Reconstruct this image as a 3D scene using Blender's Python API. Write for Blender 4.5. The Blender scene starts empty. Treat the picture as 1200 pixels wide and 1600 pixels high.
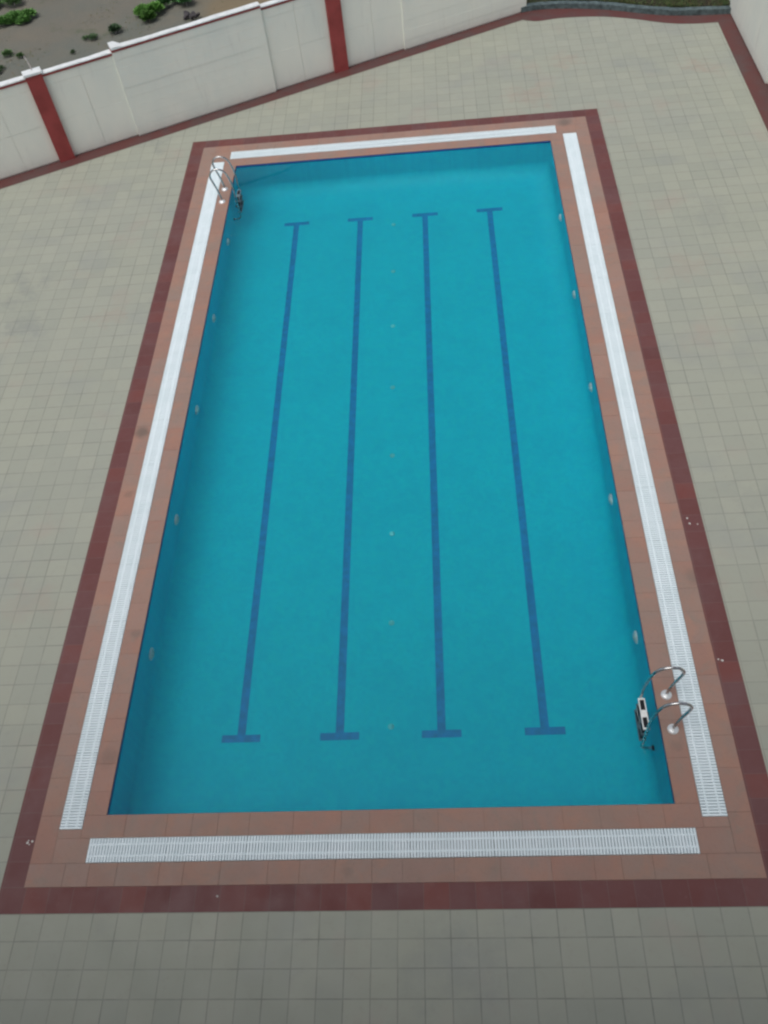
import bpy, bmesh, math, random
from mathutils import Vector, Matrix
random.seed(7)
S = bpy.context.scene
COL = S.collection
W, L = 7.044, 14.60            # water opening of the pool
MI, MO = 0.862, 0.298          # stone band and maroon band widths
G0, G1 = 0.285, 0.585          # gutter channel, measured from the water
WATER = -0.028
DEPTH = 1.28
PX, PY, PITCH = 0.076, -1.16, 0.302

# ------------------------------------------------------------------ helpers
class MB:
    def __init__(s): s.v = []; s.f = []; s.m = []; s.c = []
    def face(s, pts, m=0, col=(1, 1, 1)):
        i = len(s.v); s.v += [tuple(p) for p in pts]
        s.f.append(tuple(range(i, i + len(pts)))); s.m.append(m); s.c.append(col)
    def box(s, x0, y0, z0, x1, y1, z1, m=0, col=(1, 1, 1), M=None):
        P = [Vector(p) for p in ((x0,y0,z0),(x1,y0,z0),(x1,y1,z0),(x0,y1,z0),(x0,y0,z1),(x1,y0,z1),(x1,y1,z1),(x0,y1,z1))]
        if M: P = [M @ p for p in P]
        i = len(s.v); s.v += [tuple(p) for p in P]
        for q in ((0,3,2,1),(4,5,6,7),(0,1,5,4),(1,2,6,5),(2,3,7,6),(3,0,4,7)):
            s.f.append(tuple(i + k for k in q)); s.m.append(m); s.c.append(col)
    def cbox(s, x0, y0, z0, x1, y1, z1, b, m=0, col=(1, 1, 1), M=None):
        """box whose top edges are chamfered by b"""
        P = [(x0,y0,z0),(x1,y0,z0),(x1,y1,z0),(x0,y1,z0),
             (x0,y0,z1-b),(x1,y0,z1-b),(x1,y1,z1-b),(x0,y1,z1-b),
             (x0+b,y0+b,z1),(x1-b,y0+b,z1),(x1-b,y1-b,z1),(x0+b,y1-b,z1)]
        P = [Vector(p) for p in P]
        if M: P = [M @ p for p in P]
        i = len(s.v); s.v += [tuple(p) for p in P]
        Q = [(0,3,2,1),(8,9,10,11)]
        for k in range(4):
            n = (k + 1) % 4
            Q += [(k, n, 4 + n, 4 + k), (4 + k, 4 + n, 8 + n, 8 + k)]
        for q in Q:
            s.f.append(tuple(i + k for k in q)); s.m.append(m); s.c.append(col)
    def tube(s, pts, r, n=14, m=0, caps=True):
        pts = [Vector(p) for p in pts]; rings = []
        t0 = (pts[1] - pts[0]).normalized()
        a = t0.orthogonal().normalized()
        for k, p in enumerate(pts):
            t = (pts[min(k + 1, len(pts) - 1)] - pts[max(k - 1, 0)]).normalized()
            a = (a - t * a.dot(t)).normalized(); b = t.cross(a)
            rr = r[k] if isinstance(r, (list, tuple)) else r
            i = len(s.v)
            for j in range(n):
                w = 2 * math.pi * j / n
                s.v.append(tuple(p + a * math.cos(w) * rr + b * math.sin(w) * rr))
            rings.append(i)
        for k in range(len(rings) - 1):
            for j in range(n):
                q = (j + 1) % n
                s.f.append((rings[k] + j, rings[k] + q, rings[k + 1] + q, rings[k + 1] + j)); s.m.append(m); s.c.append((1, 1, 1))
        if caps:
            s.f.append(tuple(rings[0] + j for j in reversed(range(n)))); s.m.append(m); s.c.append((1, 1, 1))
            s.f.append(tuple(rings[-1] + j for j in range(n))); s.m.append(m); s.c.append((1, 1, 1))
    def lathe(s, prof, M=None, n=32, m=0):
        """prof: list of (r, z) from outside rim to the axis"""
        M = M or Matrix(); i = len(s.v)
        for r, z in prof:
            for j in range(n):
                w = 2 * math.pi * j / n
                s.v.append(tuple(M @ Vector((r * math.cos(w), r * math.sin(w), z))))
        for k in range(len(prof) - 1):
            for j in range(n):
                q = (j + 1) % n
                s.f.append((i + k*n + j, i + k*n + q, i + (k+1)*n + q, i + (k+1)*n + j)); s.m.append(m); s.c.append((1, 1, 1))
        k = len(prof) - 1
        s.f.append(tuple(i + k*n + j for j in range(n))); s.m.append(m); s.c.append((1, 1, 1))
    def build(s, name, mats, parent=None, smooth=False, origin=None):
        me = bpy.data.meshes.new(name)
        o0 = Vector(origin) if origin is not None else Vector((0, 0, 0))
        me.from_pydata([tuple(Vector(v) - o0) for v in s.v], [], s.f)
        if not isinstance(mats, (list, tuple)): mats = [mats]
        for m in mats: me.materials.append(m)
        me.polygons.foreach_set('material_index', s.m)
        if any(c != (1, 1, 1) for c in s.c):
            at = me.color_attributes.new('tint', 'FLOAT_COLOR', 'CORNER'); k = 0
            buf = []
            for f, c in zip(s.f, s.c): buf += [c[0], c[1], c[2], 1.0] * len(f)
            at.data.foreach_set('color', buf)
        if smooth: me.polygons.foreach_set('use_smooth', [True] * len(s.f))
        me.update()
        o = bpy.data.objects.new(name, me); COL.objects.link(o)
        o.location = o0
        if parent:
            o.parent = parent
            o.location = o0 - Vector(parent.location) if origin is not None else Vector((0, 0, 0)) - Vector(parent.location)
        return o

def tag(o, label=None, cat=None, group=None, kind=None):
    if label: o['label'] = label
    if cat: o['category'] = cat
    if group: o['group'] = group
    if kind: o['kind'] = kind
    return o
def empty(name, loc, label, cat, group=None):
    o = bpy.data.objects.new(name, None); COL.objects.link(o); o.location = loc
    o.empty_display_size = 0.2
    return tag(o, label, cat, group)
def copy_tree(o, parent=None):
    c = o.copy(); COL.objects.link(c); c.parent = parent
    for ch in list(o.children): copy_tree(ch, c)
    return c

# ------------------------------------------------------------------ node helpers
class NT:
    def __init__(s, name):
        s.mat = bpy.data.materials.new(name); s.mat.use_nodes = True
        s.n = s.mat.node_tree.nodes; s.l = s.mat.node_tree.links
        s.b = s.n['Principled BSDF']; s.out = s.n['Material Output']
    def new(s, t, **k):
        n = s.n.new(t)
        for a, v in k.items(): setattr(n, a, v)
        return n
    def put(s, sock, v):
        if isinstance(v, bpy.types.NodeSocket): s.l.new(v, sock)
        elif v is not None:
            if hasattr(sock.default_value, '__len__') and not hasattr(v, '__len__'): v = (v, v, v)
            if hasattr(v, '__len__') and len(v) == 3 and len(sock.default_value) == 4: v = (*v, 1)
            sock.default_value = v
    def math(s, op, a, b=None, c=None, clamp=False):
        n = s.new('ShaderNodeMath', operation=op, use_clamp=clamp)
        s.put(n.inputs[0], a)
        if b is not None: s.put(n.inputs[1], b)
        if c is not None: s.put(n.inputs[2], c)
        return n.outputs[0]
    def vmath(s, op, a, b=None):
        n = s.new('ShaderNodeVectorMath', operation=op)
        s.put(n.inputs[0], a)
        if b is not None: s.put(n.inputs[1], b)
        return n.outputs['Value'] if op in ('LENGTH', 'DISTANCE') else n.outputs[0]
    def mix(s, f, a, b, mode='MIX'):
        n = s.new('ShaderNodeMix', data_type='RGBA', blend_type=mode)
        s.put(n.inputs[0], f); s.put(n.inputs[6], a); s.put(n.inputs[7], b)
        return n.outputs[2]
    def noise(s, vec, scale, detail=4, rough=.55, col=False, dist=0):
        n = s.new('ShaderNodeTexNoise'); s.put(n.inputs['Vector'], vec)
        n.inputs['Scale'].default_value = scale; n.inputs['Detail'].default_value = detail
        n.inputs['Roughness'].default_value = rough; n.inputs['Distortion'].default_value = dist
        return n.outputs['Color' if col else 'Fac']
    def rng(s, v, a, b, c=0., d=1., smooth=True):
        n = s.new('ShaderNodeMapRange', interpolation_type='SMOOTHSTEP' if smooth else 'LINEAR')
        s.put(n.inputs[0], v)
        for i, q in enumerate((a, b, c, d)): n.inputs[i + 1].default_value = q
        return n.outputs[0]
    def ramp(s, v, stops):
        n = s.new('ShaderNodeValToRGB'); s.put(n.inputs[0], v)
        e = n.color_ramp.elements
        while len(e) < len(stops): e.new(0.5)
        for el, (p, c) in zip(e, stops): el.position = p; el.color = (*c, 1)
        return n.outputs[0]
    def pos(s): return s.new('ShaderNodeNewGeometry').outputs['Position']
    def objc(s): return s.new('ShaderNodeTexCoord').outputs['Object']
    def scale(s, v, k): return s.vmath('MULTIPLY', v, k)
    def bump(s, h, strength=.3, dist=.01):
        n = s.new('ShaderNodeBump'); n.inputs['Strength'].default_value = strength
        n.inputs['Distance'].default_value = dist; s.put(n.inputs['Height'], h)
        s.l.new(n.outputs[0], s.b.inputs['Normal'])
    def fin(s, col=None, rough=.6, metal=0, spec=None):
        if col is not None: s.put(s.b.inputs['Base Color'], col)
        s.put(s.b.inputs['Roughness'], rough); s.put(s.b.inputs['Metallic'], metal)
        if spec is not None: s.put(s.b.inputs['Specular IOR Level'], spec)
        return s.mat

def tile_nodes(t, P, px, py, pitch, gw):
    """returns (random colour per tile, grout mask)"""
    sx = t.new('ShaderNodeSeparateXYZ'); t.l.new(P, sx.inputs[0])
    u = t.math('DIVIDE', t.math('SUBTRACT', sx.outputs[0], px), pitch)
    v = t.math('DIVIDE', t.math('SUBTRACT', sx.outputs[1], py), pitch)
    c = t.new('ShaderNodeCombineXYZ')
    t.l.new(t.math('FLOOR', u), c.inputs[0]); t.l.new(t.math('FLOOR', v), c.inputs[1])
    wn = t.new('ShaderNodeTexWhiteNoise', noise_dimensions='2D'); t.l.new(c.outputs[0], wn.inputs['Vector'])
    d = []
    for q in (u, v):
        f = t.math('FRACT', q); d.append(t.math('MINIMUM', f, t.math('SUBTRACT', 1., f)))
    m = t.math('MINIMUM', d[0], d[1])
    g = t.rng(m, gw * .35 / pitch, gw * .75 / pitch, 1., 0.)
    return wn, g, d

# ------------------------------------------------------------------ materials
GR, RU = (.215, .235, .225), (.36, .27, .22)
SCUFFS = [(-3.9, 10.75, .42, .55, GR), (-3.6, 9.55, .35, .5, GR), (-2.0, 9.7, .3, .35, RU), (6.75, 16.6, .5, .5, RU), (7.8, 18.0, .35, .4, RU),
          (10.7, 17.3, .3, .5, RU), (9.9, 11.5, .5, .35, GR), (9.1, 10.0, .45, .3, RU), (-2.0, 15.8, .28, .5, GR), (4.3, -1.75, .5, .3, GR), (-1.9, 3.2, .4, .25, RU), (9.0, 4.5, .4, .25, GR)]
def mat_deck():
    t = NT('beige_tile'); P = t.pos()
    wn, g, d = tile_nodes(t, P, PX, PY, PITCH, .012)
    base = t.mix(wn.outputs['Value'], (.320, .338, .286), (.350, .364, .304))
    base = t.mix(t.rng(t.noise(P, .35, 3), .35, .7), base, t.mix(1., base, (1.0, 1.0, .98), 'MULTIPLY'))
    base = t.mix(t.math('MULTIPLY', t.rng(t.noise(P, .8, 5), .55, .78), .55), base, (.375, .315, .265))   # pinkish patches
    base = t.mix(t.math('MULTIPLY', t.rng(t.noise(t.scale(P, (1, 1.3, 1)), .55, 4, .6), .5, .75), .5), base, (.27, .29, .275))   # damp grey smudges
    base = t.mix(t.math('MULTIPLY', t.rng(t.noise(P, 9, 5, .7), .5, .85), .35), base, (.27, .26, .21))
    base = t.mix(t.math('MULTIPLY', t.rng(t.noise(P, 60, 3, .7), .62, .8), .25), base, (.5, .49, .42))
    for (x, y, rr, k, cc) in SCUFFS:     # scuffs and spill marks on the paving
        d = t.vmath('DISTANCE', t.vmath('ADD', P, t.scale(t.noise(P, 2.2, 6, .75, True), (2.4, 2.0, 0))), (x + 1.2, y + 1.0, 0))
        base = t.mix(t.math('MULTIPLY', t.rng(d, rr * .1, rr * 1.4, 1., 0.), k * .75), base, cc)
    # grout: darker where more dirt has settled
    gd = t.math('MULTIPLY', g, t.rng(t.noise(P, .9, 4, .6), .32, .72, .24, .62))
    col = t.mix(t.math('MULTIPLY', gd, t.rng(t.noise(P, 3.3, 3, .6), .3, .65, .55, 1.)), base, (.10, .108, .098))
    t.bump(t.math('SUBTRACT', t.math('MULTIPLY', t.noise(P, 90, 3), .15), g), .35, .003)
    return t.fin(col, t.rng(t.noise(P, 3, 4), .3, .7, .5, .72), spec=.35)
def mat_maroon():
    t = NT('maroon_tile'); P = t.pos()
    wn, g, d = tile_nodes(t, P, PX, PY, PITCH, .008)
    base = t.ramp(wn.outputs['Value'], [(0, (.125, .046, .044)), (.4, (.15, .052, .048)), (.75, (.135, .058, .058)), (1, (.175, .056, .048))])
    base = t.mix(t.math('MULTIPLY', t.rng(t.noise(P, 1.1, 5, .6), .42, .75), .7), base, (.155, .082, .082))
    base = t.mix(t.math('MULTIPLY', t.rng(t.noise(P, 14, 6, .75), .55, .8), .3), base, (.25, .15, .14))
    col = t.mix(t.math('MULTIPLY', g, .45), base, (.16, .12, .11))
    t.bump(t.math('SUBTRACT', t.math('MULTIPLY', t.noise(P, 70, 3), .2), g), .3, .003)
    return t.fin(col, t.rng(t.noise(P, 4, 4), .3, .7, .42, .7), spec=.35)
def mat_wallstrip():
    t = NT('maroon_edge_tile'); P = t.pos()
    base = t.mix(t.rng(t.noise(P, 2.2, 4), .35, .65), (.115, .044, .042), (.10, .062, .06))
    base = t.mix(t.math('MULTIPLY', t.rng(t.noise(P, .5, 3), .4, .65), .6), base, (.13, .045, .04))
    base = t.mix(t.math('MULTIPLY', t.rng(t.noise(P, 15, 5, .7), .55, .8), .3), base, (.24, .18, .17))
    return t.fin(base, .62, spec=.3)
def mat_slab():
    t = NT('sandstone'); P = t.pos()
    a = t.new('ShaderNodeAttribute', attribute_name='tint'); base = a.outputs['Color']
    base = t.mix(t.math('MULTIPLY', t.rng(t.noise(P, .9, 4, .55), .4, .65), .75), base, (.285, .21, .175))
    base = t.mix(t.math('MULTIPLY', t.rng(t.noise(t.scale(P, (1, 1, 3)), 1.9, 4, .6, dist=.6), .46, .68), .5), base, (.39, .21, .15))
    base = t.mix(t.math('MULTIPLY', t.rng(t.noise(t.scale(P, (1.5, 1, 1)), 2.7, 5, .65, dist=.5), .54, .7), .6), base, (.26, .205, .17))
    w = t.noise(t.scale(P, (1, 1, 1)), 3.2, 5, .6, dist=1.2)
    base = t.mix(t.math('MULTIPLY', t.rng(w, .45, .72), .25), base, (.37, .19, .135))
    base = t.mix(t.math('MULTIPLY', t.rng(t.noise(P, 2.1, 5, .6, dist=.8), .5, .75), .5), base, (.27, .20, .165))
    base = t.mix(t.math('MULTIPLY', t.rng(t.noise(P, 26, 5, .7), .5, .8), .3), base, (.17, .12, .095))
    # a few dark stains that sit where the photograph has them
    for (x, y, r, k) in STAINS:
        d = t.vmath('DISTANCE', t.vmath('ADD', P, t.scale(t.noise(P, 7, 4, .6, True), (.16, .16, 0))), (x + .08, y + .08, .01))
        base = t.mix(t.math('MULTIPLY', t.rng(d, r * .2, r, 1., 0.), k), base, (.10, .095, .085))
    t.bump(t.noise(P, 45, 5, .65), .35, .004)
    return t.fin(base, t.rng(t.noise(P, 5, 4), .3, .7, .5, .75), spec=.3)
STAINS = [(-.72, 6.55, .20, .6), (7.42, 15.28, .22, .5), (-.12, .75, .2, .28), (-.7, 5.2, .1, .3), (3.1, -.72, .12, .25), (7.9, 3.2, .2, .3), (7.19, .72, .12, .2), (-.1, 2.6, .1, .3)]

def mat_basin():
    t = NT('pool_mosaic'); P = t.pos()
    wn, g, d = tile_nodes(t, P, 0, 0, .05, .006)
    base = t.mix(wn.outputs['Value'], (.006, .67, .86), (.008, .73, .90))
    base = t.mix(t.math('MULTIPLY', t.rng(t.noise(P, .5, 4), .35, .7), .35), base, (.006, .62, .82))
    base = t.mix(t.math('MULTIPLY', t.rng(t.noise(P, 1.8, 5, .7), .40, .66), .35), base, (.006, .58, .80))
    base = t.mix(t.math('MULTIPLY', t.rng(t.noise(P, 6, 5, .8), .44, .66), .5), base, (.012, .76, .86))
    return t.fin(base, .55, spec=.2)
def flat(name, col, rough=.5, metal=0, spec=.5, var=.12, sc=6, bump=0):
    t = NT(name); P = t.objc()
    n = t.noise(P, sc, 5, .6)
    dark = tuple(c * (1 - var) for c in col); lite = tuple(min(1, c * (1 + var)) for c in col)
    c = t.mix(t.rng(n, .3, .7), dark, lite)
    if bump: t.bump(t.noise(P, sc * 6, 4), bump, .004)
    return t.fin(c, t.rng(t.noise(P, sc * 2, 3), .3, .7, max(.05, rough - .08), rough + .08), metal, spec)
def mat_grate():
    t = NT('white_plastic'); P = t.pos()
    c = t.mix(t.rng(t.noise(P, 2.5, 5, .65), .35, .7), (.765, .87, .91), (.71, .825, .86))
    c = t.mix(t.math('MULTIPLY', t.rng(t.noise(P, 30, 4, .7), .6, .8), .3), c, (.5, .52, .5))
    return t.fin(c, .45, spec=.4)
def mat_cream():
    t = NT('cream_paint'); P = t.pos()
    c = t.mix(t.rng(t.noise(t.scale(P, (1, 1, .5)), 1.1, 5, .6), .35, .7), (.825, .845, .775), (.76, .80, .745))
    c = t.mix(t.math('MULTIPLY', t.rng(t.noise(t.scale(P, (5, 5, .6)), 1., 5, .7), .55, .8), .35), c, (.55, .56, .53))
    # browner and darker towards the foot
    sx = t.new('ShaderNodeSeparateXYZ'); t.l.new(P, sx.inputs[0])
    k = t.math('MULTIPLY', t.rng(t.math('ADD', sx.outputs[2], t.math('MULTIPLY', t.noise(P, 5, 4), .25)), .08, .35, 1., 0.), .35)
    c = t.mix(k, c, (.50, .47, .41))
    t.bump(t.noise(P, 25, 5, .6), .25, .006)
    return t.fin(c, .75, spec=.25)
def mat_mud():
    t = NT('muddy_ground'); P = t.pos()
    c = t.mix(t.rng(t.noise(P, .18, 5, .6), .35, .65), (.175, .165, .137), (.15, .165, .145))
    c = t.mix(t.math('MULTIPLY', t.rng(t.noise(P, 1.3, 6, .65), .42, .72), .55), c, (.20, .18, .14))
    c = t.mix(t.math('MULTIPLY', t.rng(t.noise(P, .5, 6, .7, dist=.6), .55, .72), .6), c, (.085, .115, .065))
    sx = t.new('ShaderNodeSeparateXYZ'); t.l.new(P, sx.inputs[0])
    oc = t.rng(t.math('ADD', sx.outputs[0], t.math('MULTIPLY', t.noise(P, .8, 4), 2.)), -1.8, -.2)
    c = t.mix(t.math('MULTIPLY', oc, .65), c, (.24, .18, .10))
    t.bump(t.noise(P, 8, 7, .7), .8, .05)
    return t.fin(c, .85, spec=.2)
def mat_soil():
    t = NT('planter_soil'); P = t.pos()
    c = t.mix(t.rng(t.noise(P, 3, 6, .7), .4, .65), (.035, .03, .022), (.06, .07, .035))
    t.bump(t.noise(P, 20, 6, .7), .9, .04)
    return t.fin(c, .9, spec=.15)
def mat_leaf(name, cols):
    t = NT(name)
    a = t.new('ShaderNodeAttribute', attribute_name='tint')
    return t.fin(a.outputs['Color'], .6, spec=.25)
def mat_water():
    t = NT('water'); P = t.pos(); t.n.remove(t.b)
    g = t.new('ShaderNodeBsdfGlass'); g.inputs['IOR'].default_value = 1.333
    g.inputs['Roughness'].default_value = 0.0; g.inputs['Color'].default_value = (.93, 1, 1, 1)
    b = t.new('ShaderNodeBump'); b.inputs['Strength'].default_value = .10; b.inputs['Distance'].default_value = .02
    t.l.new(t.noise(P, 1.7, 3, .5, dist=.4), b.inputs['Height']); t.l.new(b.outputs[0], g.inputs['Normal'])
    t.l.new(g.outputs[0], t.out.inputs['Surface'])
    v = t.new('ShaderNodeVolumePrincipled'); v.inputs['Density'].default_value = .08
    v.inputs['Color'].default_value = (.08, .96, .99, 1); v.inputs['Anisotropy'].default_value = .3
    t.l.new(v.outputs[0], t.out.inputs['Volume'])
    return t.mat

M_deck, M_maroon, M_strip, M_slab, M_basin = mat_deck(), mat_maroon(), mat_wallstrip(), mat_slab(), mat_basin()
M_grate, M_cream, M_mud, M_soil, M_water = mat_grate(), mat_cream(), mat_mud(), mat_soil(), mat_water()
M_grout = flat('grout', (.20, .14, .115), .85, spec=.2)
M_chan = flat('channel_concrete', (.42, .46, .47), .7, spec=.2)
M_trim = flat('dark_blue_tile', (.025, .10, .34), .35, var=.15, sc=20)
M_lane = flat('lane_blue_tile', (.006, .295, .66), .4, var=.14, sc=9)
M_steel = flat('stainless_steel', (.55, .56, .56), .22, 1, var=.05, sc=12)
M_flange = flat('bright_steel', (.80, .84, .86), .35, .35, var=.05)
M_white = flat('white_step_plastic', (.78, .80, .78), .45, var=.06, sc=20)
M_dim = flat('darkened_step_plastic', (.14, .20, .23), .6, var=.3, sc=20)  # dark copy of the step plastic, underwater dimness put into its colour
M_rubber = flat('black_rubber', (.015, .017, .02), .7, spec=.2)
M_lamp = flat('light_cover', (.55, .72, .70), .3, var=.1)
M_drain = flat('drain_cover', (.13, .75, .80), .5, var=.12)
M_red = flat('oxide_red_paint', (.30, .062, .06), .65, spec=.25, var=.16, sc=3, bump=.2)
M_cap = flat('white_cap_paint', (.72, .76, .77), .7, spec=.3, var=.10, sc=5, bump=.3)
M_kerb = flat('kerb_stone', (.09, .125, .13), .7, spec=.3, var=.4, sc=9, bump=.6)
M_rebar = flat('rusty_rod', (.5, .47, .45), .7, .1, var=.3, sc=15)
M_rock = flat('dark_rubble', (.06, .055, .06), .85, var=.4, sc=8, bump=.8)
M_drop = flat('dried_white_spill', (.6, .6, .56), .9, var=.1)

# ------------------------------------------------------------------ ground, deck
def holed(name, outer, hole, z, mats):
    bm = bmesh.new()
    for loop in (outer, hole):
        vs = [bm.verts.new((x, y, z)) for x, y in loop]
        for a, b in zip(vs, vs[1:] + vs[:1]): bm.edges.new((a, b))
    bmesh.ops.triangle_fill(bm, use_beauty=True, use_dissolve=False, edges=bm.edges[:])
    for f in bm.faces:
        if f.normal.z < 0: f.normal_flip()
    me = bpy.data.meshes.new(name); bm.to_mesh(me); bm.free(); me.materials.append(mats)
    o = bpy.data.objects.new(name, me); COL.objects.link(o); return o
def rect(m): return [(-m, -m), (W + m, -m), (W + m, L + m), (-m, L + m)]

# wall direction
WD = Vector((math.cos(math.radians(25.71)), math.sin(math.radians(25.71)), 0))
WN = Vector((WD.y, -WD.x, 0))                      # points towards the pool
WA = Vector((-5.616, 14.768, 0)) - WN * .02
def wp(s, d=0, z=0):
    q = WA + WD * s + WN * d; return Vector((q.x, q.y, z))

tag(holed('ground', [(-400, -400), (400, -400), (400, 400), (-400, 400)], rect(1.3), -.3, M_mud), kind='structure')
K = [(6.9, 20.75), (7.35, 20.82), (7.9, 20.78), (8.6, 20.62), (9.2, 20.42), (9.75, 20.17), (10.3, 19.93), (10.9, 19.78), (11.5, 19.70), (12.06, 19.64)]
def catmull(P, n=8):
    P = [Vector(p) for p in P]; Q = [P[0] * 2 - P[1]] + P + [P[-1] * 2 - P[-2]]; out = []
    for i in range(1, len(Q) - 2):
        for k in range(n):
            t = k / n; a, b, c, d = Q[i-1:i+3]
            out.append(.5 * ((2*b) + (c-a)*t + (2*a-5*b+4*c-d)*t*t + (3*b-a-3*c+d)*t**3))
    out.append(P[-1]); return out
KC = catmull([(x, y, 0) for x, y in K])
a0 = wp(-22, .02)
outer = [(a0.x, a0.y), (a0.x, -4.6), (12.1, -4.6), (12.1, K[-1][1] + .04)] + [(p.x, p.y + .04) for p in reversed(KC)][1:]
outer.append((wp(14.0, .02).x, wp(14.0, .02).y))
tag(holed('pool_deck', outer, rect(MI - .002), 0, M_deck), kind='structure')
# earth edge under the deck so it has thickness
mb = MB()
for a, b in zip(outer, outer[1:] + outer[:1]):
    mb.face([(*a, -.002), (*b, -.002), (*b, -.5), (*a, -.5)])
tag(mb.build('deck_edge', M_kerb), kind='structure')

o = holed('maroon_tile_border', rect(MI + MO), rect(MI), .004, M_maroon)
tag(o, kind='structure')
# dried white spills on the border
def splat(mb, x, y, z, r, n=9, m=0, st=1.):
    ph = random.random() * 6
    mb.face([(x + math.cos(k/n*6.2832 + ph) * r * random.uniform(.5, 1.1) * st, y + math.sin(k/n*6.2832 + ph) * r * random.uniform(.5, 1.1), z) for k in range(n)], m)
mb = MB()
for (x, y, r) in ((-.96, -.33, .022), (-.90, -.31, .018), (-.95, -.30, .012), (-.93, -.35, .01), (1.55, -.985, .016), (1.56, -.99, .012), (7.99, 4.22, .02), (8.01, 4.12, .02), (8.12, 4.1, .012), (7.95, 1.9, .012), (8.0, 1.88, .018)):
    splat(mb, x, y, .0062, r)
tag(mb.build('dried_spills', M_drop), kind='structure')

# maroon strips along walls and planter
def strip(name, A, B, z=.004):
    mb = MB()
    for k in range(len(A) - 1): mb.face([(*A[k][:2], z), (*A[k+1][:2], z), (*B[k+1][:2], z), (*B[k][:2], z)])
    return tag(mb.build(name, M_strip), kind='structure')
s_end = 14.2
strip('wall_foot_tile_strip', [wp(-22, .30), wp(13.7, .42), wp(14.06, .42)], [wp(-22, -.05), wp(13.7, -.05), wp(14.06, -.05)])
pE = wp(13.7, .42)
outl = catmull([(pE.x, pE.y, 0), (7.28, 20.21, 0), (7.9, 20.26, 0), (8.8, 20.16, 0), (9.6, 19.88, 0), (10.387, 19.49, 0), (11.0, 19.33, 0), (11.62, 19.28, 0)], 6)
inn = []
for k, p in enumerate(outl):
    q = KC[min(len(KC) - 1, int(k / (len(outl) - 1) * (len(KC) - 1)))]
    inn.append(Vector((q.x, q.y + .03, 0)))
strip('planter_foot_tile_strip', outl, inn, .0055)
strip('side_wall_foot_tile_strip', [(11.62, 19.55, 0), (11.60, 14.3, 0), (11.6, -4.6, 0)], [(12.08, 19.75, 0), (12.08, 14.3, 0), (12.08, -4.6, 0)], .004)

# ------------------------------------------------------------------ swimming pool thing
pool = empty('swimming_pool', (W/2, L/2, 0), 'rectangular turquoise swimming pool sunk in the tiled deck with four dark lane lines', 'swimming pool')
tones = [(.325, .205, .165), (.335, .20, .16), (.32, .21, .175), (.33, .195, .155), (.315, .21, .175), (.335, .21, .17), (.33, .19, .15), (.31, .205, .17)]
def tone():
    c = random.choice(tones); k = random.uniform(.97, 1.03); return tuple(v * k for v in c)
def slabs(mb, x0, y0, x1, y1, along, z1=.010, lo=.28, hi=.62, g=.0022):
    p, e = (x0, x1) if along == 'x' else (y0, y1)
    while p < e - .01:
        n = min(e, p + random.uniform(lo, hi))
        if e - n < .18: n = e
        dz = random.uniform(-.0007, .0007)
        if along == 'x': mb.cbox(p + g/2, y0 + g/2, -.05, n - g/2, y1 - g/2, z1 + dz, .0012, 0, tone())
        else: mb.cbox(x0 + g/2, p + g/2, -.05, x1 - g/2, n - g/2, z1 + dz, .0012, 0, tone())
        p = n
mb = MB()
slabs(mb, -G0, -G0, W + G0, 0, 'x'); slabs(mb, -G0, L, W + G0, L + G0, 'x')
slabs(mb, -G0, 0, 0, L, 'y'); slabs(mb, W, 0, W + G0, L, 'y')
mb.build('inner_coping', M_slab, pool)
mb = MB()
slabs(mb, -MI, -MI, W + MI, -G1, 'x'); slabs(mb, -MI, L + G1, W + MI, L + MI, 'x')
slabs(mb, -MI, -G1, -G1, L + G1, 'y'); slabs(mb, W + G1, -G1, W + MI, L + G1, 'y')
# pieces closing the gutter channel at the corners
gb0, gb1 = -.153, 7.226      # ends of the near grate
gt0, gt1 = -.175, 7.204      # far grate
gl0, gl1 = -.174, 14.79      # left grate
gr0, gr1 = -.16, 14.825      # right grate
slabs(mb, -G1, -G1, gb0, -G0, 'x'); slabs(mb, gb1, -G1, W + G1, -G0, 'x')
slabs(mb, -G1, L + G0, gt0, L + G1, 'x'); slabs(mb, gt1, L + G0, W + G1, L + G1, 'x')
slabs(mb, -G1, -G0, -G0, gl0, 'y', lo=.1); slabs(mb, W + G0, -G0, W + G1, gr0, 'y', lo=.1)
slabs(mb, -G1, gl1, -G0, L + G0, 'y', lo=.1); slabs(mb, W + G0, gr1, W + G1, L + G0, 'y', lo=.1)
mb.build('outer_coping', M_slab, pool)
mb = MB()    # mortar bed
for (x0, y0, x1, y1) in ((-MI, -MI, W+MI, -G1), (-MI, L+G1, W+MI, L+MI), (-MI, -G1, -G1, L+G1), (W+G1, -G1, W+MI, L+G1),
                         (-G0, -G0, W+G0, -.002), (-G0, L+.002, W+G0, L+G0), (-G0, 0, -.002, L), (W+.002, 0, W+G0, L),
                         (-G1, -G1, gb0, -G0), (gb1, -G1, W+G1, -G0), (-G1, L+G0, gt0, L+G1), (gt1, L+G0, W+G1, L+G1),
                         (-G1, -G0, -G0, gl0), (W+G0, -G0, W+G1, gr0), (-G1, gl1, -G0, L+G0), (W+G0, gr1, W+G1, L+G0)):
    mb.box(x0, y0, -.25, x1, y1, .0015)
mb.build('mortar_bed', M_grout, pool)
mb = MB()    # gutter channel bottoms
for (x0, y0, x1, y1) in ((gb0, -G1, gb1, -G0), (gt0, L+G0, gt1, L+G1), (-G1, gl0, -G0, gl1), (W+G0, gr0, W+G1, gr1)):
    mb.face([(x0, y0, -.06), (x1, y0, -.06), (x1, y1, -.06), (x0, y1, -.06)])
mb.build('gutter_channel', M_chan, pool)
mb = MB()    # basin
zb = -DEPTH + WATER; e = .003
zt = -.060; R_ = .42
ring = [(e, zt)] + [(e + R_ * (1 - math.cos(a)), zb + R_ * (1 - math.sin(a))) for a in [math.pi / 2 * k / 12 for k in range(13)]]
RV = []
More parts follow.
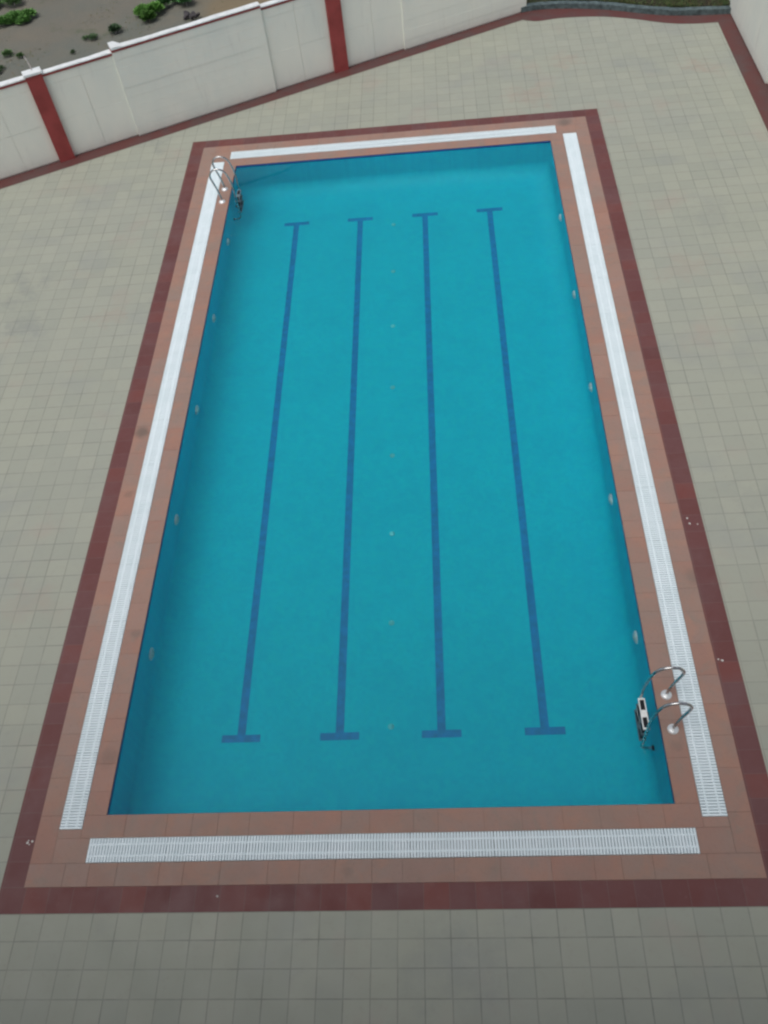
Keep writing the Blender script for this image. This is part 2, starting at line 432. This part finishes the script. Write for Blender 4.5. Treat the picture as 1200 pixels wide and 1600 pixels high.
for d_, z_ in ring:
    RV.append(len(mb.v)); mb.v += [(d_, d_, z_), (W-d_, d_, z_), (W-d_, L-d_, z_), (d_, L-d_, z_)]
# (profile runs from the rim down the wall and round the cove to the floor)
ring_pts = []
for a, b in zip(RV, RV[1:]):
    for k in range(4):
        q = (k + 1) % 4; mb.f.append((a + k, a + q, b + q, b + k)); mb.m.append(0); mb.c.append((1, 1, 1))
b = RV[-1]; mb.f.append((b, b+1, b+2, b+3)); mb.m.append(0); mb.c.append((1, 1, 1))
bas = mb.build('basin', M_basin, pool, True); bas.data.polygons[len(mb.f) - 1].use_smooth = False
mb = MB()    # dark water-line tiles
e2 = .004
for a, b in (((e2, e2), (e2, L-e2)), ((e2, L-e2), (W-e2, L-e2)), ((W-e2, L-e2), (W-e2, e2)), ((W-e2, e2), (e2, e2))):
    mb.face([(*a, zt), (*b, zt), (*b, .0), (*a, .0)])
mb.build('waterline_trim', M_trim, pool)
for (x0, x1, y0, y1) in ((1.366, 1.362, 1.42, 13.22), (2.79, 2.787, 1.42, 13.22), (4.239, 4.217, 1.42, 13.22), (5.68, 5.63, 1.42, 13.22)):
    mb = MB(); z = zb + .003; w = .059
    mb.face([(x0-w, y0, z), (x0+w, y0, z), (x1+w, y1, z), (x1-w, y1, z)])
    for x, y, s in ((x0, y0, -1), (x1, y1, 1)):
        a, b = sorted((y, y + s * .11)); mb.face([(x-.28, a, z), (x+.28, a, z), (x+.28, b, z), (x-.28, b, z)])
    mb.build('lane_line', M_lane, pool)
for i, y in enumerate((1.49, 3.16, 4.82, 6.48, 8.12, 9.78, 11.43, 13.0)):
    M = Matrix.Translation((3.522, y, zb + .004))
    mb = MB(); mb.lathe([(.045, 0), (.045, .006), (.035, .012), (.012, .013)], M, 20); mb.build('floor_inlet', M_drain, pool, True)
for side, x, dirx in ((0, .004, 1), (1, W - .004, -1)):
    for y in (2.5, 4.95, 7.4, 9.85, 12.27):
        M = Matrix.Translation((x, y, -.60)) @ Matrix.Rotation(dirx * math.pi / 2, 4, 'Y')
        mb = MB(); mb.lathe([(.10, 0), (.10, .012), (.092, .02), (.078, .022)], M, 28)
        l = mb.build('pool_light', M_white, pool, False)
        mb = MB(); mb.lathe([(.077, .022), (.07, .032), (.045, .042), (.015, .046)], M, 28)
        mb.build('lens', M_lamp, l, True)
# lens objects: parent's location is relative to pool; keep them in place
for o in bpy.data.objects:
    if o.name.startswith('lens'): o.location = (0, 0, 0)

# water
n = 1; mb = MB()
mb.box(-.012, -.012, zb - .05, W + .012, L + .012, WATER)
tag(mb.build('pool_water', M_water), kind='structure')

# ------------------------------------------------------------------ gutter grates
def grate(x0, y0, x1, y1, along, label):
    root = empty('gutter_grate', ((x0+x1)/2, (y0+y1)/2, 0), label, 'drain grate', 'white slatted gutter grates round the pool')
    mb = MB(); p, e = (x0, x1) if along == 'x' else (y0, y1); pitch = .037; n = int((e - p) / pitch)
    pitch = (e - p) / n; c = .004
    for k in range(n):
        a = p + k * pitch + .004; b = a + pitch - .008; dz = random.uniform(-.001, .001)
        if k % 27 == 26: b -= .003
        if along == 'x': mb.cbox(a, y0 + c, -.014, b, y1 - c, .016 + dz, .003)
        else: mb.cbox(x0 + c, a, -.014, x1 - c, b, .016 + dz, .003)
    mb.build('slats', M_grate, root)
    for f in (.27, .73):
        mb = MB()
        if along == 'x': yy = y0 + (y1 - y0) * f; mb.box(p + .004, yy - .011, -.03, e - .004, yy + .011, .012)
        else: xx = x0 + (x1 - x0) * f; mb.box(xx - .011, p + .004, -.03, xx + .011, e - .004, .012)
        mb.build('support_bar', M_grate, root)
    return root
grate(gb0, -G1, gb1, -G0, 'x', 'white slatted gutter grate along the near short side of the pool, lowest in the photo')
grate(gt0, L + G0, gt1, L + G1, 'x', 'white gutter grate along the far short side of the pool, facing the grassy planter')
grate(-G1, gl0, -G0, gl1, 'y', 'white gutter grate along the left long side, under the far ladder handrails')
grate(W + G0, gr0, W + G1, gr1, 'y', 'white gutter grate along the right long side, beneath the near ladder handrails')

# ------------------------------------------------------------------ ladders
RP = [(.145, .02), (.15, .10), (.19, .33), (.245, .53), (.262, .64), (.22, .725), (.14, .775), (.045, .775), (-.04, .73), (-.097, .647), (-.148, .46), (-.170, .27), (-.173, .05), (-.173, -.3), (-.173, -.66), (-.165, -.74), (-.13, -.785), (-.08, -.80), (-.015, -.80)]
def ladder(loc, label, half=.235):
    root = empty('pool_ladder', loc, label, 'pool ladder', 'stainless steel pool ladders')
    X, Y = loc[0], loc[1]
    def T(u, y, z): return (X + u, Y + y, z)
    for sy in (-half, half):
        mb = MB(); mb.tube(catmull([T(u, sy, z) for u, z in RP], 7), .0195, 16)
        r = mb.build('handrail', M_steel, root, True)
        mb = MB(); mb.lathe([(.07, .009), (.07, .018), (.062, .03), (.045, .036), (.03, .046), (.0255, .052)], Matrix.Translation(T(.145, sy, 0)), 32)
        q = mb.build('flange', M_flange, root, True)
        mb = MB(); mb.tube([T(-.03, sy, -.80), T(-.004, sy, -.80)], [.03, .036], 18)
        mb.build('wall_bumper', M_rubber, root, True)
    for z in (-.018, -.27, -.52):
        mb = MB()
        y0, y1 = -half + .02, half - .02; xa, xb = -.215, -.13
        t_ = .026
        mb.box(*T(xa, y0, z - t_), *T(xa + .013, y1, z)); mb.box(*T(xb - .013, y0, z - t_), *T(xb, y1, z))
        for (a, b) in ((y0, y0 + .025), (-.05, .05), (y1 - .025, y1)):
            mb.box(*T(xa + .013, a, z - t_), *T(xb - .013, b, z - .001))
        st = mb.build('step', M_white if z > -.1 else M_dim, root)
        for (a, b) in ((y0 + .025, -.05), (.05, y1 - .025)):
            mb = MB()
            mb.box(*T(xa + .013, a, z - t_ + .002), *T(xb - .013, b, z - .004))
            for k in range(3):
                yy = xa + .022 + k * .018
                mb.box(*T(yy, a + .005, z - .0045), *T(yy + .008, b - .005, z - .0015))
            mb.build('tread_pad', M_rubber, st).location = (0, 0, 0)
        for sy in (-1, 1):
            mb = MB(); mb.tube([T(-.173, sy * (half - .021), z - .013), T(-.173, sy * (half + .024), z - .013)], .013, 10)
            mb.build('step_bolt', M_rubber, st).location = (0, 0, 0)
    return root
l1 = ladder((W, 1.175, 0), 'steel pool ladder by the near right corner, white and black top step at the water')
l2 = copy_tree(l1)
l2.location = (0, 13.46, 0); l2.rotation_euler = (0, 0, math.pi)
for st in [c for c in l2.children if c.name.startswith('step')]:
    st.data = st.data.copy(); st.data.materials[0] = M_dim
l2['label'] = 'steel pool ladder at the far left corner, handrails curving over the left grate'

# ------------------------------------------------------------------ boundary walls
def wall(name, org, dx, nx, bays, label, s_from=0, pillars=True, ends=True):
    """org: base point; dx: along; nx: towards the pool; bays: list of (s0, s1, proud)"""
    root = empty(name, org, label, 'wall', 'cream boundary walls round the deck')
    def bx(mb, s0, d0, z0, s1, d1, z1, ch=0):
        M = Matrix(((dx.x, nx.x, 0, org.x), (dx.y, nx.y, 0, org.y), (0, 0, 1, 0), (0, 0, 0, 1)))
        if ch: mb.cbox(s0, d0, z0, s1, d1, z1, ch, 0, (1, 1, 1), M)
        else: mb.box(s0, d0, z0, s1, d1, z1, 0, (1, 1, 1), M)
    for i, (s0, s1, proud) in enumerate(bays):
        F = .06 if proud else 0.; TP = 1.98 if proud else 1.90
        mb = MB(); bx(mb, s0, -.085, -.45, s1, F - .02, TP)      # core
        mid = (s0 + s1) / 2
        if proud:       # long horizontal courses
            zs = [.035, .24, .47, .70, .93, 1.16, 1.39, 1.62, 1.80, TP]
            ss = [s0, s1]
        else:
            zs = [.035, .885, 1.70, TP]
            ss = [s0, (s0 + mid - .2) / 2 + .02, mid, (s1 + mid + .2) / 2 - .02, s1]
        for a, b in zip(zs, zs[1:]):
            for c, d in zip(ss, ss[1:]):
                g = .0022 if proud else .003
                jit = random.uniform(-.003, .003)
                e0 = 0 if c == s0 else g; e1 = 0 if d == s1 else g
                bx(mb, c + e0, F - .02, a + g/2, d - e1, F + jit, b - g/2)
        mb.build('wall_panel', M_cream, root)
        mb = MB(); bx(mb, s0, -.09, TP + .0005, s1, F + .012, TP + .052); mb.build('red_band', M_red, root)
        # white coping, hand trowelled along its back edge
        mb = MB(); n = max(2, int((s1 - s0) / .12)); e = .022; ZB = TP + .0525
        up = 0
        prof = []
        for k in range(n + 1):
            s = s0 + .004 + (s1 - s0 - .008) * k / n
            bk = F - .095 - .035 * (.5 + .5 * math.sin(k * .23 + i * 2.1)) - random.uniform(0, .01) - (.13 if (proud and k < 2) else 0)
            zt_ = TP + .085 + up + .004 * math.sin(k * .7) + (.03 if (proud and k < 2) else 0)
            prof.append([org + dx * s + nx * (F + e) + Vector((0, 0, ZB - org.z)), org + dx * s + nx * (F + e) + Vector((0, 0, zt_ - .012)),
                         org + dx * s + nx * (F + e - .02) + Vector((0, 0, zt_)), org + dx * s + nx * bk + Vector((0, 0, zt_ + .006)), org + dx * s + nx * bk + Vector((0, 0, ZB))])
        for k in range(n):
            for j in range(5):
                q = (j + 1) % 5
                mb.face([prof[k][j], prof[k+1][j], prof[k+1][q], prof[k][q]])
        mb.face(prof[0]); mb.face(list(reversed(prof[-1])))
        mb.build('coping', M_cap, root)
        if pillars and not proud:
            mb = MB(); bx(mb, mid - .18, -.12, -.45, mid + .18, .09, 2.02); pl = mb.build('pillar', M_red, root)
            mb = MB(); bx(mb, mid - .205, -.13, 2.0205, mid + .205, .115, 2.075, .01); mb.build('pillar_cap', M_cap, pl).location = (0, 0, 0)
            mb = MB(); c0 = org + dx * (mid + .02) - nx * .06
            mb.tube([c0 + Vector((0, 0, 2.06)), c0 + Vector((-.01, .01, 2.2)), c0 + Vector((-.05, .02, 2.36))], .016, 8)
            if i in (6, 4): mb.build('steel_rod', M_rebar, pl).location = (0, 0, 0)
    return root
B = []
s = -0.15 - 3.55 * 6
k = 0
while s < 13.9:
    s1 = s + 3.55
    B.append((s, min(s1, 14.03), k % 2 == 1)); s = s1; k += 1
B[-1] = (B[-1][0], 14.03, B[-1][2])
wall('boundary_wall', wp(0), WD, WN, B, 'cream boundary wall with red pillars running diagonally behind the far end of the pool')
# the wall on the right: runs towards the camera
dx = Vector((0, -1, 0)); nx = Vector((-1, 0, 0)); o0 = Vector((12.05, 23.3, 0))
B = [(-3.55 * 3, -3.55 * 2, True), (-3.55 * 2, -3.55, False), (-3.55, 0, True), (0, 3.5, False), (3.5, 7.08, True)]
s = 7.08; k = 0
while s < 27: B.append((s, s + 3.55, k % 2 == 1)); s += 3.55; k += 1
wall('boundary_wall', o0, dx, nx, B, 'cream boundary wall in the far right corner, ending at the grassy planter', pillars=False)

# ------------------------------------------------------------------ planter
pl = empty('planter_bed', (9.5, 21.5, 0), 'raised planter with grey stone kerb and rough green growth in the far corner', 'planter')
mb = MB()
KN = KC
def off(i, d):
    a = KN[max(0, i-1)]; b = KN[min(len(KN)-1, i+1)]; t = (b - a).normalized(); return KN[i] + Vector((-t.y, t.x, 0)) * d
i = 0
while i < len(KN) - 1:
    j = min(len(KN) - 1, i + random.choice((4, 5, 6)))
    hz = .13 + random.uniform(-.008, .008)
    for k in range(i, j):
        a, b, c, d = KN[k], KN[k+1], off(k+1, .17), off(k, .17)
        if k == j - 1: b = a.lerp(b, .93); c = d.lerp(c, .93)
        lo = -.05
        A = [Vector((p.x, p.y, lo)) for p in (a, b, c, d)]; Bq = [Vector((p.x, p.y, hz)) for p in (a, b, c, d)]
        mb.face(Bq); mb.face([A[0], A[1], Bq[1], Bq[0]]); mb.face([A[2], A[3], Bq[3], Bq[2]])
        if k == i: mb.face([A[3], A[0], Bq[0], Bq[3]])
        if k == j - 1: mb.face([A[1], A[2], Bq[2], Bq[1]])
    i = j
mb.build('kerb', M_kerb, pl)
mb = MB()
n = len(KN)
for k in range(n - 1):
    a, b = off(k, .16), off(k+1, .16)
    for r in range(12):
        y0 = r / 12; y1 = (r + 1) / 12
        f = lambda p, t: Vector((p.x, p.y + (33 - p.y) * t ** 1.5, .09 + .12 * min(1, t * 4)))
        mb.face([f(a, y0), f(b, y0), f(b, y1), f(a, y1)])
mb.build('soil', M_soil, pl)
# left retaining edge of the planter behind the wall end
mb = MB(); mb.box(6.78, 20.95, -.45, 6.98, 33, .2); mb.box(6.78, 33, -.45, 12.4, 33.2, .2)
mb.build('back_kerb', M_kerb, pl)

def leaf(mb, p, d, up, l, w, col):
    side = d.cross(up)
    if side.length < 1e-4: side = Vector((1, 0, 0))
    side.normalize(); m = p + d * l * .5 + up * l * .08
    mb.face([p, m + side * w, p + d * l, m - side * w], 0, col)
M_grass = mat_leaf('grass_blades', None); M_leaf = mat_leaf('shrub_leaves', None)
mb = MB()
for _ in range(26000):
    x = random.uniform(7.0, 12.0); 
    kc = min(KN, key=lambda q: abs(q.x - x)) if _ % 1 == 0 else None
    y = kc.y + .22 + random.random() ** 1.6 * 5
    dens = math.sin(x * 2.3 + 1) * math.sin(y * 3.1) + math.sin(x * 5.1 + y * 2)
    if dens < -.35 and random.random() < .8: continue
    if x < 8.3 and random.random() < .5: continue
    h = random.uniform(.04, .13); an = random.random() * 6.28
    d = Vector((math.cos(an) * .7, math.sin(an) * .7, random.uniform(.4, 1.1))).normalized()
    g = random.random()
    c = (.035 + .05 * g, .07 + .07 * g, .022 + .02 * g)
    if random.random() < .3: c = (.09 + .05 * g, .075 + .04 * g, .045)
    p = Vector((x, y, .10 + .1 * min(1, (y - kc.y) / 2))); s_ = Vector((-d.y, d.x, 0)).normalized() * .006
    mb.face([p - s_, p + s_, p + d * h], 0, c)
tag(mb.build('planter_grass', M_grass), 'short rough grass growing in the planter', 'grass', kind='stuff')

# ------------------------------------------------------------------ shrubs beyond the wall
def shrub(x, y, rx, ry, h, n, label, base=(.055, .12, .035), rot=0, lsz=.09):
    root = empty('shrub', (x, y, -.3), label, 'shrub', 'wild green plants on the mud beyond the wall')
    mb = MB(); cr, sr = math.cos(rot), math.sin(rot)
    subs = []
    for _ in range(max(3, int(7 * rx))):
        u = random.uniform(-.75, .75); v = random.uniform(-.6, .6); subs.append((u * rx, v * ry, random.uniform(.5, 1) * h, random.uniform(.3, .5) * max(rx, ry) * .8, random.uniform(.7, 1.25)))
    for (u, v, hh, r, br) in subs:
        for _ in range(int(n / len(subs))):
            d = Vector((random.gauss(0, 1), random.gauss(0, 1), abs(random.gauss(0, 1)))).normalized()
            rr = r * random.random() ** .45
            px, py, pz = u + d.x * rr, v + d.y * rr * .8, max(.01, hh * .35 + d.z * rr * .8 * hh / max(r, .1) * .5)
            p = Vector((x + px * cr - py * sr, y + px * sr + py * cr, -.3 + pz))
            dd = (d + Vector((random.gauss(0, .5), random.gauss(0, .5), random.uniform(0, .6)))).normalized()
            k = random.uniform(.55, 1.5) * br
            leaf(mb, p, dd, Vector((random.gauss(0, .4), random.gauss(0, .4), 1)).normalized(), lsz * random.uniform(.6, 1.3), lsz * .28, tuple(c * k * 1.25 for c in base))
        b = Vector((x + u * cr - v * sr, y + u * sr + v * cr, -.32)); st = MB()
        st.tube([b, b + Vector((random.uniform(-.15, .15), random.uniform(-.15, .15), hh * .6))], [.012, .005], 5)
        st.build('stem', M_rebar, root)
    mb.build('foliage', M_leaf, root)
    return root
SH = 'wild green plants on the mud beyond the wall'
shrub(-7.75, 23.75, .80, .36, .30, 2600, 'long low green shrub on the mud, just above the left pillar', base=(.085, .185, .05), rot=.35)
shrub(-8.75, 25.1, .75, .5, .35, 2400, 'green shrub cut by the top left corner of the photo', base=(.08, .17, .05))
shrub(-7.2, 25.5, .7, .4, .35, 2000, 'green shrub at the top edge, second from the left corner', base=(.085, .19, .05))
shrub(-3.85, 23.1, .70, .50, .45, 3200, 'large bright green shrub close behind the wall coping', base=(.09, .20, .045), rot=.5, lsz=.1)
shrub(-3.05, 23.75, .60, .42, .45, 2400, 'dark green shrub tip beside the large bright one behind the wall', base=(.06, .16, .05), rot=.5)
shrub(-4.35, 22.6, .34, .28, .30, 700, 'small dark bush left of the large bright shrub', base=(.06, .105, .055))
shrub(-5.05, 22.2, .34, .22, .16, 420, 'small sparse weed on bare mud above the wall step', base=(.08, .135, .065), lsz=.06)
shrub(-5.55, 21.5, .16, .12, .10, 120, 'tiny weed tuft nearest the wall coping', base=(.075, .12, .06), lsz=.05)
shrub(-7.3, 21.6, .36, .24, .18, 500, 'small round weed left of the pillar cap', base=(.08, .15, .055), lsz=.06)
shrub(-7.5, 20.75, .32, .26, .18, 420, 'dull green weed at the left edge below the round one', base=(.08, .13, .065), lsz=.06)
# rubble by the wall top
root = empty('rubble_heap', (-2.45, 23.0, -.3), 'small heap of dark rubble behind the wall coping', 'rubble')
for k in range(9):
    bm = bmesh.new(); bmesh.ops.create_icosphere(bm, subdivisions=2, radius=1)
    sc = Vector((random.uniform(.06, .13), random.uniform(.05, .11), random.uniform(.03, .07)))
    for v in bm.verts:
        v.co = Vector((v.co.x * sc.x, v.co.y * sc.y, v.co.z * sc.z)) * random.uniform(.82, 1.15)
    me = bpy.data.meshes.new('stone'); bm.to_mesh(me); bm.free(); me.materials.append(M_rock)
    o = bpy.data.objects.new('stone', me); COL.objects.link(o); o.parent = root
    o.location = (random.uniform(-.4, .4), random.uniform(-.2, .2), random.uniform(.03, .12)); o.rotation_euler = (random.random(), random.random(), random.random() * 6)
# sparse ground cover beyond the wall
mb = MB()
for _ in range(16000):
    x = random.uniform(-12, 6); y = random.uniform(15, 30)
    if (Vector((x, y, 0)) - wp(0)).dot(WN) > -.35: continue
    dn = math.sin(x * .9 + 2) * math.sin(y * 1.1 + x * .4) + .5 * math.sin(x * 3.3 - y * 2.1)
    if dn < .45: continue
    h = random.uniform(.02, .07); an = random.random() * 6.28
    d = Vector((math.cos(an), math.sin(an), random.uniform(.2, .9))).normalized(); g = random.random()
    c = (.06 + .05 * g, .085 + .05 * g, .04) if random.random() < .55 else (.17, .14, .09)
    p = Vector((x, y, -.3)); s_ = Vector((-d.y, d.x, 0)).normalized() * .012
    mb.face([p - s_, p + s_, p + d * h * 1.5], 0, c)
tag(mb.build('mud_weeds', M_grass), 'sparse low weeds and dry straw over the mud', 'weeds', kind='stuff')

# ------------------------------------------------------------------ unseen block of flats at the viewpoint, added to darken the near paving
bl = empty('apartment_building', (3.5, -5, 0), 'cream apartment block out of view under the viewpoint, added to shade the near paving', 'building')
mb = MB(); X0, X1, YF, H = -9.0, 11.2, -4.75, 12.4
cols = [-7.6, -4.4, -1.2, 2.0, 5.2, 8.4]; ww, wh = 1.5, 1.4
def wall_face(mb):
    xs = [X0]; 
    for c in cols: xs += [c, c + ww]
    xs.append(X1); zs = [0.0]
    for f in range(4): zs += [f * 3 + .95, f * 3 + .95 + wh]
    zs.append(H)
    for a in range(len(xs) - 1):
        for b in range(len(zs) - 1):
            if a % 2 == 1 and b % 2 == 1:
                x0, x1, z0, z1 = xs[a], xs[a+1], zs[b], zs[b+1]; d = .15
                mb.face([(x0, YF, z0), (x1, YF, z0), (x1, YF-d, z0), (x0, YF-d, z0)]); mb.face([(x0, YF-d, z1), (x1, YF-d, z1), (x1, YF, z1), (x0, YF, z1)])
                mb.face([(x0, YF-d, z0), (x0, YF-d, z1), (x0, YF, z1), (x0, YF, z0)]); mb.face([(x1, YF, z0), (x1, YF, z1), (x1, YF-d, z1), (x1, YF-d, z0)])
                continue
            mb.face([(xs[a], YF, zs[b]), (xs[a], YF, zs[b+1]), (xs[a+1], YF, zs[b+1]), (xs[a+1], YF, zs[b])])
wall_face(mb)
mb.face([(X0, YF, 0), (X0, YF-11, 0), (X0, YF-11, H), (X0, YF, H)]); mb.face([(X1, YF, 0), (X1, YF, H), (X1, YF-11, H), (X1, YF-11, 0)])
mb.face([(X0, YF-11, 0), (X1, YF-11, 0), (X1, YF-11, H), (X0, YF-11, H)]); mb.face([(X0, YF, H), (X0, YF-11, H), (X1, YF-11, H), (X1, YF, H)])
M_face = flat('facade_paint', (.34, .32, .27), .8, spec=.2, var=.1, sc=1)
M_glass = flat('window_glass', (.03, .04, .045), .08, spec=.6)
M_alu = flat('window_frame_paint', (.5, .5, .48), .5)
mb.build('wall', M_face, bl)
mb = MB()
for f in range(1, 5): mb.box(X0 - .03, YF + .002, f*3 - .12, X1 + .03, YF + .10, f*3 + .06)
mb.build('floor_band', M_red, bl)
for y_ in (YF-.2, YF-11): mb = MB(); mb.box(X0, y_, H+.001, X1, y_+.2, H+.8); mb.build('parapet', M_face, bl)
for f in range(4):
    for c in cols:
        z0 = f*3 + .95; y = YF - .12
        mb = MB()
        mb.box(c+.002, y, z0+.002, c+.06, y+.05, z0+wh-.002); mb.box(c+ww-.06, y, z0+.002, c+ww-.002, y+.05, z0+wh-.002)
        mb.box(c+.06, y, z0+.002, c+ww-.06, y+.05, z0+.06); mb.box(c+.06, y, z0+wh-.06, c+ww-.06, y+.05, z0+wh-.002); mb.box(c+ww/2-.03, y+.002, z0+.06, c+ww/2+.03, y+.048, z0+wh-.06)
        w_ = mb.build('window', M_alu, bl)
        mb = MB(); mb.face([(c, y+.01, z0), (c, y+.01, z0+wh), (c+ww, y+.01, z0+wh), (c+ww, y+.01, z0)]); mb.build('pane', M_glass, w_).location = (0, 0, 0)

for f in (1, 2, 3):      # viewpoint balcony on top, lower ones added to deepen the shade
    z = f*3 + .4
    mb = MB(); mb.box(2.6, YF + .101, z - .13, 6.6, YF + .9, z); q = mb.build('balcony', M_face, bl)
    mb = MB()
    mb.tube([(2.65, YF+.10, z+1.0), (2.65, YF+.85, z+1.0), (6.55, YF+.85, z+1.0), (6.55, YF+.10, z+1.0)], .02, 8)
    for k in range(40): mb.tube([(2.65 + k*.1, YF+.85, z), (2.65 + k*.1, YF+.85, z+1.0)], .007, 6)
    mb.build('railing', M_alu, q).location = (0, 0, 0)

# ------------------------------------------------------------------ sky, sun, camera
w = bpy.data.worlds.new('World'); S.world = w; w.use_nodes = True
nt = w.node_tree; bg = nt.nodes['Background']
sky = nt.nodes.new('ShaderNodeTexSky'); sky.sky_type = 'NISHITA'; sky.sun_disc = False
EL, AZ = math.radians(67), math.radians(218)
sky.sun_elevation = EL; sky.sun_rotation = AZ
sky.air_density = 1.0; sky.dust_density = 6.0; sky.ozone_density = 1.5; sky.altitude = 50
hs = nt.nodes.new('ShaderNodeHueSaturation'); hs.inputs['Saturation'].default_value = .55
nt.links.new(sky.outputs[0], hs.inputs['Color']); nt.links.new(hs.outputs[0], bg.inputs['Color'])
bg.inputs['Strength'].default_value = .11
ld = bpy.data.lights.new('sun', 'SUN'); ld.energy = 1.05; ld.angle = math.radians(45); ld.color = (1, .985, .955)
lo = bpy.data.objects.new('sun', ld); COL.objects.link(lo)
dirv = Vector((math.sin(AZ) * math.cos(EL), math.cos(AZ) * math.cos(EL), math.sin(EL)))
lo.rotation_euler = dirv.to_track_quat('Z', 'Y').to_euler(); lo.location = dirv * 60

cam = bpy.data.cameras.new('camera'); co = bpy.data.objects.new('camera', cam); COL.objects.link(co)
cam.sensor_fit = 'VERTICAL'; cam.sensor_height = 24; cam.lens = 1374.107 / 1600 * 24
cam.clip_end = 2000; cam.clip_start = .05
Rm = Matrix(((0.995574, 0.047147, 0.081294), (0.01113, 0.799806, -0.600155), (-0.093315, 0.598404, 0.795742))).to_4x4()
co.matrix_world = Matrix.Translation((4.584247, -3.578290, 10.84617)) @ Rm
S.camera = co
S.render.resolution_x = 768; S.render.resolution_y = 1024
S.view_settings.view_transform = 'Standard'; S.view_settings.look = 'None'; S.view_settings.gamma = 1
S.view_settings.use_curve_mapping = False
S.view_settings.exposure = 0.0
S.cycles.pixel_filter_type = 'BLACKMAN_HARRIS'; S.cycles.filter_width = 2.4
